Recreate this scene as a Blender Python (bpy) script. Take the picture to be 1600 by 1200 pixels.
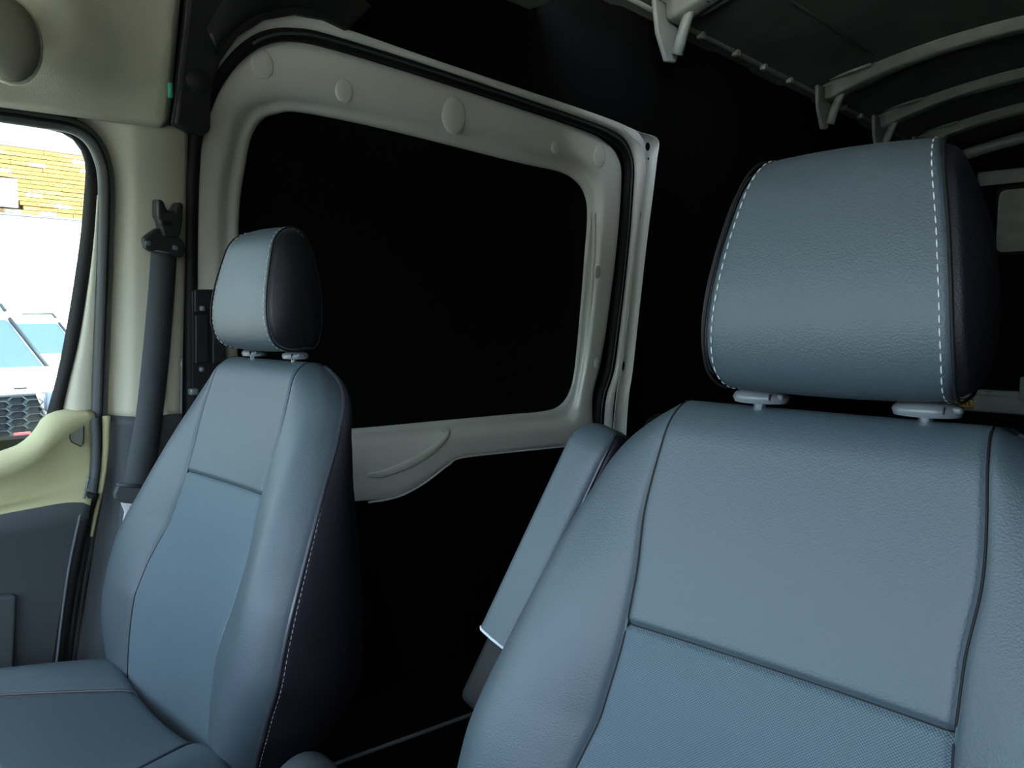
import bpy, bmesh, math, random
from mathutils import Vector
random.seed(7)
sc = bpy.context.scene
for o in list(bpy.data.objects): bpy.data.objects.remove(o)
COL = sc.collection

# ---------------------------------------------------------------- camera, sky, sun, exposure
S = 0.88                                   # drawing units -> metres, about the eye point
EYE = Vector((0, 0, 1.12))                 # eye point in drawing units
def W(p): return Vector((p[0]*S, p[1]*S, (p[2]-1.12)*S+1.07))
YAW, PIT, FPX = math.radians(44), math.radians(5), 1200.0
FW = Vector((-math.sin(YAW)*math.cos(PIT), math.cos(YAW)*math.cos(PIT), -math.sin(PIT)))
RT = Vector((math.cos(YAW), math.sin(YAW), 0)); UP = RT.cross(FW)
cam = bpy.data.objects.new('camera', bpy.data.cameras.new('camera')); COL.objects.link(cam)
cam.location = W(EYE); cam.rotation_euler = (math.radians(90)-PIT, 0, YAW)
cam.data.sensor_width = 36; cam.data.lens = FPX/1600*36; cam.data.clip_start = 0.02; cam.data.clip_end = 500
sc.camera = cam
sc.view_settings.view_transform = 'Standard'; sc.view_settings.look = 'None'
sc.view_settings.gamma = 1; sc.view_settings.use_curve_mapping = False
sc.view_settings.exposure = 1.65

w = bpy.data.worlds.new('sky'); sc.world = w; w.use_nodes = True
nt = w.node_tree; nt.nodes.clear()
sky = nt.nodes.new('ShaderNodeTexSky'); sky.sky_type = 'NISHITA'; sky.sun_disc = False
sky.sun_elevation = math.radians(58); sky.sun_rotation = math.radians(60); sky.altitude = 50; sky.dust_density = 4.0
bg = nt.nodes.new('ShaderNodeBackground'); bg.inputs[1].default_value = 0.9
out = nt.nodes.new('ShaderNodeOutputWorld')
hs = nt.nodes.new('ShaderNodeHueSaturation'); hs.inputs['Saturation'].default_value = .55; nt.links.new(sky.outputs[0], hs.inputs['Color']); nt.links.new(hs.outputs[0], bg.inputs[0]); nt.links.new(bg.outputs[0], out.inputs[0])

sun = bpy.data.lights.new('sun', 'SUN'); sun.energy = 9; sun.angle = math.radians(0.6); sun.color = (1, .95, .86)
so = bpy.data.objects.new('sun', sun); COL.objects.link(so); so.location = W((3, 3, 8))
so.rotation_euler = Vector((0.62, 0.52, 1.15)).to_track_quat('Z', 'Y').to_euler()

def portal(name, c, nrm, sx, sy):
    l = bpy.data.lights.new(name, 'AREA'); l.shape = 'RECTANGLE'; l.size = sx*S; l.size_y = sy*S; l.cycles.is_portal = True
    o = bpy.data.objects.new(name, l); COL.objects.link(o); o.location = W(c)
    o.rotation_euler = (-Vector(nrm)).to_track_quat('Z', 'Y').to_euler()
portal('windshield_daylight', (-.825, -.82, 1.22), (0, 1, -.5), 1.95, .85)
portal('side_window_daylight', (-1.9, 0.0, 1.2), (1, 0, 0), 1.2, 1.1)

# ---------------------------------------------------------------- materials
def mat(name, col, rough=.6, metal=0., spec=.5, bump=None, noise=None, var=0., coat=0., sheen=0.):
    m = bpy.data.materials.new(name); m.use_nodes = True; n = m.node_tree; b = n.nodes['Principled BSDF']
    b.inputs['Base Color'].default_value = (*col, 1); b.inputs['Roughness'].default_value = rough
    b.inputs['Metallic'].default_value = metal; b.inputs['Specular IOR Level'].default_value = spec
    b.inputs['Coat Weight'].default_value = coat; b.inputs['Sheen Weight'].default_value = sheen
    tc = n.nodes.new('ShaderNodeTexCoord')
    if var or noise:
        t = n.nodes.new('ShaderNodeTexNoise'); t.inputs['Scale'].default_value = noise or 6; t.inputs['Detail'].default_value = 5
        n.links.new(tc.outputs['Object'], t.inputs['Vector'])
        r = n.nodes.new('ShaderNodeMapRange'); r.inputs[1].default_value = .3; r.inputs[2].default_value = .7
        r.inputs[3].default_value = 1-var; r.inputs[4].default_value = 1+var
        n.links.new(t.outputs[0], r.inputs[0])
        v = n.nodes.new('ShaderNodeVectorMath'); v.operation = 'SCALE'; v.inputs[0].default_value = col
        n.links.new(r.outputs[0], v.inputs['Scale']); n.links.new(v.outputs[0], b.inputs['Base Color'])
    if bump:
        kind, scale, strength, dist = bump
        if kind == 'grain':
            t = n.nodes.new('ShaderNodeTexVoronoi'); t.inputs['Scale'].default_value = scale; o = t.outputs['Distance']
            n.links.new(tc.outputs['Object'], t.inputs['Vector'])
        elif kind == 'noise':
            t = n.nodes.new('ShaderNodeTexNoise'); t.inputs['Scale'].default_value = scale; t.inputs['Detail'].default_value = 3; o = t.outputs[0]
            n.links.new(tc.outputs['Object'], t.inputs['Vector'])
        elif kind == 'weave':
            sp = n.nodes.new('ShaderNodeSeparateXYZ'); n.links.new(tc.outputs['UV'], sp.inputs[0])
            def wv(sock, sc_, ph=None):
                a = n.nodes.new('ShaderNodeMath'); a.operation = 'MULTIPLY'; a.inputs[1].default_value = sc_; n.links.new(sock, a.inputs[0])
                s_ = n.nodes.new('ShaderNodeMath'); s_.operation = 'SINE'; n.links.new(a.outputs[0], s_.inputs[0]); return s_.outputs[0]
            q = n.nodes.new('ShaderNodeMath'); q.operation = 'MULTIPLY'
            n.links.new(wv(sp.outputs[0], scale), q.inputs[0]); n.links.new(wv(sp.outputs[1], scale*1.15), q.inputs[1]); o = q.outputs[0]
            mr = n.nodes.new('ShaderNodeMapRange'); mr.inputs[1].default_value = -1; mr.inputs[2].default_value = 1
            mr.inputs[3].default_value = .5; mr.inputs[4].default_value = 1.55; n.links.new(o, mr.inputs[0])
            v = n.nodes.new('ShaderNodeVectorMath'); v.operation = 'SCALE'; v.inputs[0].default_value = col
            n.links.new(mr.outputs[0], v.inputs['Scale']); n.links.new(v.outputs[0], b.inputs['Base Color'])
        bp = n.nodes.new('ShaderNodeBump'); bp.inputs['Strength'].default_value = strength; bp.inputs['Distance'].default_value = dist
        n.links.new(o, bp.inputs['Height']); n.links.new(bp.outputs[0], b.inputs['Normal'])
    return m
def glass(name, tint, gl=.08, rough=.02):
    m = bpy.data.materials.new(name); m.use_nodes = True; n = m.node_tree; n.nodes.clear()
    o = n.nodes.new('ShaderNodeOutputMaterial'); t = n.nodes.new('ShaderNodeBsdfTransparent'); t.inputs[0].default_value = (*tint, 1)
    g = n.nodes.new('ShaderNodeBsdfGlossy'); g.inputs['Roughness'].default_value = rough
    mx = n.nodes.new('ShaderNodeMixShader'); mx.inputs[0].default_value = gl
    n.links.new(t.outputs[0], mx.inputs[1]); n.links.new(g.outputs[0], mx.inputs[2]); n.links.new(mx.outputs[0], o.inputs[0]); return m

LEATHER = mat('grained_leather', (.048, .072, .086), .5, bump=('grain', 620, .35, .0006), spec=.6)
LEATHER_SHADED = mat('shaded_leather', (.0085, .0085, .013), .5, bump=('grain', 620, .3, .0006), spec=.4)  # same leather as the fronts, with the sides' shade put into its colour
WOVEN = mat('woven_insert', (.080, .118, .138), .6, bump=('weave', 2100, .5, .0006), spec=.4)
THREAD = mat('pale_thread', (.55, .60, .60), .7)
PIPE = mat('dark_piping', (.03, .035, .045), .35, spec=.7)
BLACKP = mat('black_plastic', (.012, .013, .014), .5, bump=('noise', 300, .1, .001))
GREYP = mat('dark_grey_plastic', (.055, .068, .072), .6, bump=('noise', 350, .25, .001))
RUBBER = mat('black_rubber', (.008, .0085, .008), .6, spec=.25)
GRUBBER = mat('grey_rubber', (.06, .075, .07), .5)
BEIGE = mat('beige_plastic', (.52, .52, .41), .7, bump=('noise', 260, .15, .001))
DOORPL = mat('door_beige_plastic', (.40, .39, .22), .65, bump=('noise', 260, .4, .0015))
HEAD = mat('headliner_fabric', (.55, .56, .43), .9, bump=('noise', 420, .4, .0015), noise=9, var=.05)
PAINT = mat('white_van_paint', (.78, .82, .74), .32, spec=.5, coat=.4)
PAINT2 = mat('dull_primer_paint', (.30, .33, .30), .45, noise=14, var=.12)
ROOFM = mat('roof_sheet_metal', (.11, .125, .115), .55, noise=5, var=.3)
BLACK = mat('matte_black_lining', (.0035, .0038, .0038), .9, spec=.08, noise=40, var=.3)
PANELB = mat('black_window_panel', (.004, .0042, .0042), .85, spec=.1)
CHROME = mat('chrome', (.8, .82, .83), .12, metal=1)
SATIN = mat('satin_grey_plastic', (.13, .15, .16), .3)
WEB = mat('seat_belt_webbing', (.056, .070, .076), .7, bump=('weave', 1500, .4, .0005))
YELL = mat('yellow_sticker', (.55, .38, .03), .5)
TEAL = mat('reflection_teal', (.05, .35, .25), .4)
SMOKE = glass('clear_window_glass', (.62, .67, .65), .04)
WSH = glass('windshield_glass', (.88, .95, .97), .03)
REARG = mat('film_covered_glass', (.16, .18, .13), .35, noise=9, var=.25)

# ---------------------------------------------------------------- mesh helpers
ORG = {}
def mesh(name, vs, fs, m, parent=None, smooth=True, uv=None, org=None, raw=False):
    P = [Vector(v) if raw else W(v) for v in vs]
    if parent is None:
        if org is None:
            o_ = Vector(((min(p.x for p in P)+max(p.x for p in P))/2, (min(p.y for p in P)+max(p.y for p in P))/2, min(p.z for p in P)))
        else: o_ = W(org)
    else: o_ = ORG[parent.name]
    me = bpy.data.meshes.new(name); me.from_pydata([p-o_ for p in P], [], fs); me.update()
    if uv:
        l = me.uv_layers.new(name='UVMap')
        for lp in me.loops: l.data[lp.index].uv = uv[lp.vertex_index]
    if smooth: me.polygons.foreach_set('use_smooth', [True]*len(me.polygons))
    if m: me.materials.append(m)
    o = bpy.data.objects.new(name, me); COL.objects.link(o)
    if parent is None: o.location = o_
    else: o.parent = parent
    ORG[o.name] = o_
    return o
def empty(name, p, raw=False):
    o = bpy.data.objects.new(name, None); COL.objects.link(o); o.empty_display_size = .05
    o.location = Vector(p) if raw else W(p); ORG[o.name] = o.location.copy(); return o
def tag(o, label=None, cat=None, group=None, kind=None):
    if label: o['label'] = label
    if cat: o['category'] = cat
    if group: o['group'] = group
    if kind: o['kind'] = kind
    return o
def at(u, v, p, n):
    n = Vector(n); d = FW + RT*((u-800)/FPX) - UP*((v-600)/FPX)
    return EYE + d*(n.dot(Vector(p)-EYE)/n.dot(d))
WN = Vector((1, 0, -.096)).normalized(); WP = Vector((-1.85, 0, 1.12))     # leaning passenger side wall
def wall(u, v, off=0.): return at(u, v, WP+WN*off, WN)
def wallp(pts, off=0.): return [wall(u, v, off) for u, v in pts]
def catmull(P, n, closed=False):
    P = [Vector(p) for p in P]; k = len(P); out = []
    segs = k if closed else k-1
    for i in range(segs):
        if closed: a, b, c, d = P[i-1], P[i], P[(i+1) % k], P[(i+2) % k]
        else: a, b, c, d = P[max(i-1, 0)], P[i], P[i+1], P[min(i+2, k-1)]
        for j in range(n):
            t = j/n; out.append(.5*((2*b)+(c-a)*t+(2*a-5*b+4*c-d)*t*t+(3*b-a-3*c+d)*t**3))
    if not closed: out.append(P[-1])
    return out
def resamp(P, n, closed=False):
    P = [Vector(p) for p in P]
    if closed: P = P+[P[0]]
    L = [0]
    for a, b in zip(P, P[1:]): L.append(L[-1]+(b-a).length)
    out = []; j = 0; cnt = n if closed else n-1
    for i in range(n):
        s = L[-1]*i/cnt
        while j < len(L)-2 and L[j+1] < s: j += 1
        t = (s-L[j])/max(L[j+1]-L[j], 1e-9); out.append(P[j].lerp(P[j+1], min(max(t, 0), 1)))
    return out
def grid(name, rows, m, parent=None, closed=False, uv=None, flip=False, smooth=True, org=None, thick=0):
    n = len(rows[0]); vs = [p for r in rows for p in r]; fs = []
    for i in range(len(rows)-1):
        for j in range(n if closed else n-1):
            a, b = i*n+j, i*n+(j+1) % n; f = (a, b, b+n, a+n); fs.append(f[::-1] if flip else f)
    o = mesh(name, vs, fs, m, parent, smooth, uv, org)
    if thick: md = o.modifiers.new('thickness', 'SOLIDIFY'); md.thickness = thick*S; md.offset = 0
    return o
def loft_px(name, curves, m, parent=None, n=60, sm=6, thick=.004, ext=None, org=None):
    """curves: (polyline in the picture's pixels, distance off the side wall)"""
    rows = []
    for pl, off in curves:
        p = wallp(pl, off)
        if ext is not None: a0 = p[0]; sl = (p[1].z-p[0].z)/(p[1].y-p[0].y); p = [Vector((a0.x, a0.y+(ext-a0.y)*k/12, a0.z + sl*(ext-a0.y)*(.3*(k/12)+.7*(1-math.exp(-k/12*6))/6))) for k in range(12, 0, -1)] + p
        if sm: p = catmull(p, sm)
        rows.append(resamp(p, n))
    return grid(name, rows, m, parent, thick=thick, org=org)
def tube(name, P, r, m, parent=None, n=10, closed=False, flat=1., axis=None, org=None, caps=True):
    P = [Vector(p) for p in P]; k = len(P); vs = []; fs = []
    ref = Vector(axis) if axis else Vector((0, 0, 1))
    for i, p in enumerate(P):
        t = (P[(i+1) % k]-P[i-1]) if closed else (P[min(i+1, k-1)]-P[max(i-1, 0)])
        t.normalize(); a = ref - t*ref.dot(t)
        if a.length < 1e-3: a = Vector((1, 0, 0)) - t*t.x
        a.normalize(); b = t.cross(a); rr = r(i/(k-1)) if callable(r) else r
        for j in range(n):
            q = 2*math.pi*j/n; vs.append(p + a*(math.cos(q)*rr*flat) + b*(math.sin(q)*rr))
    for i in range(k if closed else k-1):
        for j in range(n):
            a0 = i*n+j; b0 = i*n+(j+1) % n; c0 = ((i+1) % k)*n; fs.append((a0, b0, c0+(j+1) % n, c0+j))
    if caps and not closed: fs += [tuple(range(n))[::-1], tuple((k-1)*n+j for j in range(n))]
    return mesh(name, vs, fs, m, parent, True, org=org)
def box(name, c, s, m, parent=None, bev=.004, rot=None, org=None, raw=False, seg=2):
    """c centre, s full sizes; rot = 3 axis vectors"""
    ax = rot or (Vector((1, 0, 0)), Vector((0, 1, 0)), Vector((0, 0, 1)))
    bm = bmesh.new(); bmesh.ops.create_cube(bm, size=1)
    for v in bm.verts: v.co = Vector((v.co.x*s[0], v.co.y*s[1], v.co.z*s[2]))
    if bev: bmesh.ops.bevel(bm, geom=bm.edges[:], offset=bev, segments=seg, profile=.5, affect='EDGES')
    bm.verts.index_update()
    vs = [Vector(c)+ax[0]*v.co.x+ax[1]*v.co.y+ax[2]*v.co.z for v in bm.verts]; fs = [[v.index for v in f.verts] for f in bm.faces]; bm.free()
    return mesh(name, vs, fs, m, parent, bool(bev), org=org, raw=raw)
def prism(name, poly, d, m, parent=None, bev=0., org=None):
    """poly: coplanar points, extruded along vector d"""
    k = len(poly); vs = [Vector(p) for p in poly]+[Vector(p)+Vector(d) for p in poly]
    fs = [tuple(range(k)), tuple(range(2*k-1, k-1, -1))]+[(i, i+k, (i+1) % k+k, (i+1) % k) for i in range(k)]
    o = mesh(name, vs, fs, m, parent, False, org=org)
    bm = bmesh.new(); bm.from_mesh(o.data); bmesh.ops.recalc_face_normals(bm, faces=bm.faces); bm.to_mesh(o.data); bm.free()
    if bev: md = o.modifiers.new('bevel', 'BEVEL'); md.width = bev*S; md.segments = 3; md.limit_method = 'ANGLE'
    return o
def dashes(name, P, m, parent, L=.0075, gap=.0045, r=.0009):
    P = [Vector(p) for p in P]; tot = sum((b-a).length for a, b in zip(P, P[1:])); n = int(tot/(L+gap)); Q = resamp(P, n*8+1)
    vs = []; fs = []
    for i in range(n):
        a = Q[i*8]; b = Q[min(i*8+5, len(Q)-1)]; t = (b-a).normalized(); s = t.cross(Vector((.3, -.9, .3))).normalized(); u = t.cross(s)
        k = len(vs)
        for p, rr in ((a, r*.6), ((a+b)/2, r), (b, r*.6)):
            for q in range(4):
                g = math.pi/2*q; vs.append(p+s*math.cos(g)*rr+u*math.sin(g)*rr)
        for z in (0, 4):
            for q in range(4): fs.append((k+z+q, k+z+(q+1) % 4, k+z+4+(q+1) % 4, k+z+4+q))
    o = mesh(name, vs, fs, m, parent); o['kind'] = 'stuff'; return o
_PC = {}
def interp(T, x):
    """monotone cubic through the table"""
    k = id(T)
    if k not in _PC:
        n = len(T); d = [(T[i+1][1]-T[i][1])/(T[i+1][0]-T[i][0]) for i in range(n-1)]; m = [d[0]]
        for i in range(1, n-1): m.append(0 if d[i-1]*d[i] <= 0 else 2*d[i-1]*d[i]/(d[i-1]+d[i]))
        m.append(d[-1]); _PC[k] = (T, m)
    m = _PC[k][1]
    if x <= T[0][0]: return T[0][1]
    for i in range(len(T)-1):
        (a, b), (c, d) = T[i], T[i+1]
        if x <= c:
            h = c-a; t = (x-a)/h
            return b*(2*t**3-3*t*t+1)+h*m[i]*(t**3-2*t*t+t)+d*(3*t*t-2*t**3)+h*m[i+1]*(t**3-t*t)
    return T[-1][1]

# ---------------------------------------------------------------- body shell
def wx(z): return -1.85-.096*(z-1.12)*1.0
ZF, ZR, YR = -.096, 2.32, 6.35
def crown(x): return ZR + .13*(1-((x+.825)/.875)**2)
floor = box('floor', (-.95, 2.9, ZF-.03), (2.5, 7.6, .06), BLACK, bev=0); tag(floor, 'dark cargo floor running back between the seats', 'floor', kind='structure')
# cargo side wall (black lining) behind the sliding door, with pressed ribs
ys = [1.0+i*.05 for i in range(109)]; zs = [-.1, .2, .5, .8, 1.1, 1.4, 1.7, 2.0, 2.2, 2.42]
rows = [[Vector((-1.85+.096*(z-1.12)-.07+(.012 if (int(y/.35) % 2 and z > .2) else 0), y, z)) for y in ys] for z in zs]
wl = grid('wall_left', rows, BLACK, thick=.01); tag(wl, 'black lined cargo side wall behind the sliding door', 'wall', kind='structure')
rows = [[Vector((.2+.0*(z-1.12), y, z)) for y in (.35, 1, 3, 5, YR+.1)] for z in (-.1, 1, 2.42)]
wr = grid('wall_right', rows, BLACK, thick=.02); tag(wr, 'dark driver side wall of the van', 'wall', kind='structure')
# roof
xs_ = [-1.95+i*.0625 for i in range(38)]
rows = [[Vector((x, y, crown(x))) for x in xs_] for y in [1.9+.1*i for i in range(46)]]
ceil = grid('ceiling', rows, ROOFM, thick=.01); tag(ceil, 'bare grey sheet metal cargo roof', 'ceiling', kind='structure')
def add_roof_parts():
    # rolled side rail with welded tabs
    rail = [Vector((-1.755, y, 2.315)) for y in (1.9, 3, 4, 5, 6.4)]
    tube('side_rail', rail, .022, PAINT2, ceil, n=8)
    for y in (2.95, 3.25, 3.52, 3.8, 4.5, 4.75):
        box('rail_tab', (-1.745, y, 2.295), (.03, .03, .03), PAINT2, ceil, bev=.004)
    for y in (2.0, 3.35): 
        P = [Vector((x, 0, crown(x)-.008)) for x in xs_]
    # long swage line pressed in the first sheet
    for x in (-1.42,):
        tube('roof_swage', [Vector((x, y, crown(x)-.006)) for y in (1.95, 3.0, 4.0)], .008, PAINT2, ceil, n=6, flat=.5)
add_roof_parts()
def bow(y, wdt=.10, dep=.05):
    """pressed cross bow: hat section following the crown, flanges, foot gusset, holes"""
    x0 = -1.69; X = [x0+i*.05 for i in range(38)]
    prof = [(-.085, 0), (-.055, 0), (-.05, -dep*.9), (-.03, -dep), (.03, -dep), (.05, -dep*.9), (.055, 0), (.085, 0)]
    rows = []
    for x in X:
        e = min(1, (x-x0)/.35); rows.append([Vector((x, y+py*(1.15-.25*e), crown(x)-.012+pz*(.8+.35*(1-e)))) for py, pz in prof])
    b = grid('roof_bow', rows, PAINT2, ceil, thick=.005)
    # foot gusset hanging down the side wall
    poly = [(x0-.03, y-.13, 2.33), (x0-.03, y+.13, 2.33), (x0-.035, y+.11, 2.24), (x0-.04, y+.045, 2.12), (x0-.04, y-.02, 2.11), (x0-.035, y-.09, 2.2)]
    k = prism('bow_foot', poly, (.02, 0, 0), PAINT2, b, bev=.008)
    tube('foot_rib', [Vector((x0+.0, y+.02, 2.14)), Vector((x0+.02, y+.015, 2.2)), Vector((x0+.07, y, 2.30)), Vector((x0+.16, y, 2.33))], .022, PAINT2, b, n=8)
    tube('foot_flange', [Vector((x0+.04, y-.10, 2.335)), Vector((x0+.16, y-.105, 2.352)), Vector((x0+.24, y-.10, 2.365))], .014, PAINT2, b, n=8, flat=.6)
    tube('foot_flange', [Vector((x0+.04, y+.12, 2.31)), Vector((x0+.16, y+.115, 2.335)), Vector((x0+.22, y+.11, 2.35))], .016, PAINT2, b, n=8, flat=.6)
    for hx in (x0+.14, x0+.18, x0+.45, x0+.75, x0+1.1):
        c = Vector((hx, y, crown(hx)-.012-dep*1.02-.003)); vs = [c+Vector((math.cos(q*.628)*.008, math.sin(q*.628)*.008, 0)) for q in range(10)]
        mesh('bow_hole', vs, [tuple(range(10))], RUBBER, b)
    return b
for y in (2.66, 4.16, 4.98, 5.72): bow(y)

# rear end: header, doors, window, sill
rw = box('wall_rear', (-.85, YR+.03, 1.1), (2.5, .05, 2.8), BLACK, bev=0); tag(rw, 'dark rear end wall behind the rear door', 'wall', kind='structure')
d3 = empty('door_3', (-.95, YR, .0)); tag(d3, 'rear cargo door with film covered window and pale belt rail', 'door', kind='structure')
def rr(cx, cz, w_, h_, r, y, n=6):
    P = []
    for qx, qz, a0 in ((1, 1, 0), (-1, 1, 90), (-1, -1, 180), (1, -1, 270)):
        for i in range(n+1):
            a = math.radians(a0+90*i/n); P.append(Vector((cx+qx*(w_/2-r)+math.cos(a)*r, y, cz+qz*(h_/2-r)+math.sin(a)*r)))
    return P
prism('window_pane', rr(-.92, 1.79, .88, .44, .05, YR), (0, .01, 0), REARG, d3)
tube('window_seal', rr(-.92, 1.79, .90, .46, .055, YR-.005), .014, RUBBER, d3, closed=True, n=8)
box('door_frame', (-.93, YR+.01, 2.10), (1.14, .03, .10), PAINT2, d3, bev=.012)
box('belt_rail', (-.80, YR-.03, .50), (1.45, .06, .13), PAINT2, d3, bev=.02)
box('rail_shoulder', (-1.28, YR-.03, .575), (.5, .05, .05), PAINT2, d3, bev=.02)
lat = box('latch_bracket', (-1.11, YR-.05, .62), (.10, .04, .17), PAINT2, d3, bev=.015); box('latch_slot', (-1.115, YR-.075, .61), (.02, .01, .09), RUBBER, lat, bev=.003)
st = box('warning_sticker', (-1.495, YR-.065, .492), (.12, .004, .055), YELL, d3, bev=.001); tag(st, 'yellow rectangular sticker with dark border')
for dx in (-.035, -.012, .012, .035): box('sticker_mark', (-1.495+dx, YR-.069, .492), (.006, .003, .034), RUBBER, st, bev=0)
box('sticker_border', (-1.495, YR-.0665, .523), (.124, .003, .006), RUBBER, st, bev=0); box('sticker_border', (-1.495, YR-.0665, .462), (.124, .003, .006), RUBBER, st, bev=0)
hd = [Vector((x, YR-.18, crown(x)-.11)) for x in [-1.62+.1*i for i in range(18)]]
th = tube('trim_1', hd, .055, PAINT2, n=10, flat=.7); tag(th, 'pale pressed header above the rear doors', 'header', kind='structure')

# ---------------------------------------------------------------- sliding side door (door_1)
d1 = empty('door_1', wall(640, 900)); tag(d1, 'white sliding side door with a large black window panel', 'door', kind='structure')
OUT = [(305, 740), (305, 600), (305, 450), (308, 300), (313, 215), (325, 170), (345, 130), (375, 95), (410, 72), (450, 65), (520, 78), (700, 133), (900, 200), (945, 222), (965, 245), (971, 280), (964, 380), (952, 480), (940, 560), (926, 620), (922, 692), (870, 697), (800, 705), (745, 711), (720, 714), (700, 725), (660, 755), (620, 775), (575, 782), (480, 785), (400, 775)]
INN = [(372, 600), (372, 460), (374, 330), (384, 255), (394, 212), (410, 188), (430, 179), (470, 176), (600, 202), (800, 252), (872, 268), (900, 284), (914, 308), (917, 340), (913, 400), (905, 500), (897, 580), (888, 615), (872, 635), (845, 643), (800, 647), (700, 656), (570, 668), (450, 676), (395, 672), (376, 645)]
def raycast(poly, c, a):
    dx, dy = math.cos(a), math.sin(a); best = None
    for (x1, y1), (x2, y2) in zip(poly, poly[1:]+poly[:1]):
        ex, ey = x2-x1, y2-y1; den = dx*ey-dy*ex
        if abs(den) < 1e-9: continue
        t = ((x1-c[0])*ey-(y1-c[1])*ex)/den; s = ((x1-c[0])*dy-(y1-c[1])*dx)/den
        if t > 0 and -1e-6 <= s <= 1+1e-6: best = t if best is None else max(best, t)
    return best
def smooth_px(poly, n=6): return [(p.x, p.y) for p in catmull([Vector((a, b, 0)) for a, b in poly], n, True)]
OUTs, INNs = smooth_px(OUT), smooth_px(INN)
# ring: angle table denser near the corners by following the inner loop itself
cc = (640, 430); angs = sorted(set(round(math.atan2(y-cc[1], x-cc[0]), 4) for x, y in INNs+OUTs)); ring = []
prof = [(0, -.03), (.0, .012), (.015, .016), (.10, .018), (.30, .018), (.45, .018), (.55, .014), (.68, -.004), (.78, -.012), (.86, -.010), (.93, -.012), (1.0, -.020), (1.0, -.05)]
rings = [[] for _ in prof]
for a in angs:
    to, ti = raycast(OUTs, cc, a), raycast(INNs, cc, a)
    for k, (f, off) in enumerate(prof):
        pxw = (to-ti); ff = f
        if pxw > 75: ff = f if f < .3 else 1-(1-f)*75/pxw if f > .45 else f   # keep the bevel near the window narrow
        t = to+(ti-to)*ff; rings[k].append(wall(cc[0]+math.cos(a)*t, cc[1]+math.sin(a)*t, off))
o = grid('inner_panel', rings, PAINT, d1, closed=True)
# black window panel, slightly recessed
ip = [wall(x, y, -.045) for x, y in smooth_px(INN, 3)]; c0 = wall(*cc, -.045)
ip = [c0+(p-c0)*1.03 for p in ip]
mesh('window_panel', ip+[c0], [(i, (i+1) % len(ip), len(ip)) for i in range(len(ip))], PANELB, d1); 
# lower black panel of the door, below the curved edge
low = [(300, 700), (400, 760), (480, 775), (575, 770), (620, 762), (660, 742), (700, 712), (720, 700), (800, 692), (925, 680), (930, 800), (900, 1000), (800, 1080), (600, 1170), (400, 1280), (290, 1350)]
lp = wallp(low, -.035); prism('lower_panel', lp, -WN*.02, PANELB, d1)
lip = catmull(wallp([(576, 785), (620, 777), (660, 757), (700, 727), (722, 715), (800, 706), (870, 699), (922, 694)], .013), 8)
tube('hem_edge', lip, .0035, PAINT, d1, n=6)
# raised swage above the lower edge
sw = catmull(wallp([(574, 742), (600, 740), (640, 724), (675, 704), (695, 684), (700, 674), (690, 671)], .020), 8)
tube('swage', sw, lambda t: .016*math.sin(math.pi*min(1, max(.02, t*.97+.015)))**.5, PAINT, d1, n=12, flat=.3, axis=WN)
tube('rib', catmull(wallp([(928, 333), (927, 400), (922, 480), (917, 560), (915, 605)], .0), 6), .007, PAINT, d1, n=8)
for u, v, r in ((710, 180, .046), (937, 244, .036), (868, 230, .02), (538, 142, .026), (410, 100, .03), (934, 425, .02), (933, 567, .018)):
    c = wall(u, v, .0185); y_ = Vector((0, 1, 0)); z_ = WN.cross(y_).normalized()
    lp_ = [c+y_*(math.cos(q*math.pi/12)*r)+z_*(math.sin(q*math.pi/12)*r*1.15) for q in range(24)]
    li_ = [c+(p-c)*.85+WN*.002 for p in lp_]; lo_ = [c+(p-c)*1.06-WN*.003 for p in lp_]; lc_ = [c+(p-c)*.1+WN*.002 for p in lp_]
    grid('pressed_disc', [lo_, lp_, li_, lc_], PAINT, d1, closed=True)
# door seal (thick black rubber loop) around the opening
SEAL = [(298, 900), (297, 600), (297, 450), (299, 300), (305, 215), (322, 160), (342, 120), (372, 84), (410, 60), (455, 54), (520, 66), (700, 122), (900, 189), (950, 210), (972, 228), (982, 255), (981, 300), (975, 380), (964, 480), (951, 575), (938, 620), (934, 670), (936, 760)]
sp = catmull(wallp(SEAL, .03), 8); tube('door_seal', sp, .0165, RUBBER, d1, n=10)
sp2 = [p+WN*.015 for p in sp[60:]]; tube('seal_lip', sp2, .004, GRUBBER, d1, n=6)
# painted body flange round the opening
FL_IN = [(318, 150), (345, 106), (375, 72), (412, 49), (457, 44), (520, 56), (700, 113), (900, 181), (955, 202), (980, 222), (991, 255), (990, 300), (984, 380), (973, 480), (961, 575), (948, 620), (944, 670), (944, 760)]
FL_OUT = [(312, 140), (340, 92), (370, 52), (408, 29), (457, 20), (535, 44), (700, 101), (900, 168), (975, 196), (1003, 216), (1010, 255), (1004, 300), (994, 380), (982, 480), (970, 575), (960, 620), (956, 670), (956, 760)]
t2 = loft_px('trim_2', [(FL_IN, .015), (FL_IN, .035), (FL_OUT, .05), (FL_OUT, .03)], PAINT, n=160, sm=8, thick=.003); tag(t2, 'white painted body flange around the sliding door opening', 'body flange', kind='structure')
J_OUT = [(975, 196), (1000, 207), (1028, 218), (1026, 250), (1019, 310), (1010, 380), (999, 480), (988, 580), (982, 620), (978, 680), (975, 760)]
J_IN = [(970, 196), (985, 212), (1001, 228), (1008, 262), (1003, 310), (994, 380), (983, 480), (971, 575), (963, 620), (958, 680), (956, 760)]
t3 = loft_px('trim_3', [(J_IN, .05), (J_IN, .03), (J_OUT, .03), (J_OUT, .048)], PAINT, n=120, sm=8, thick=.003); tag(t3, 'pale rear door jamb post with punched holes', 'door post', kind='structure')
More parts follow.
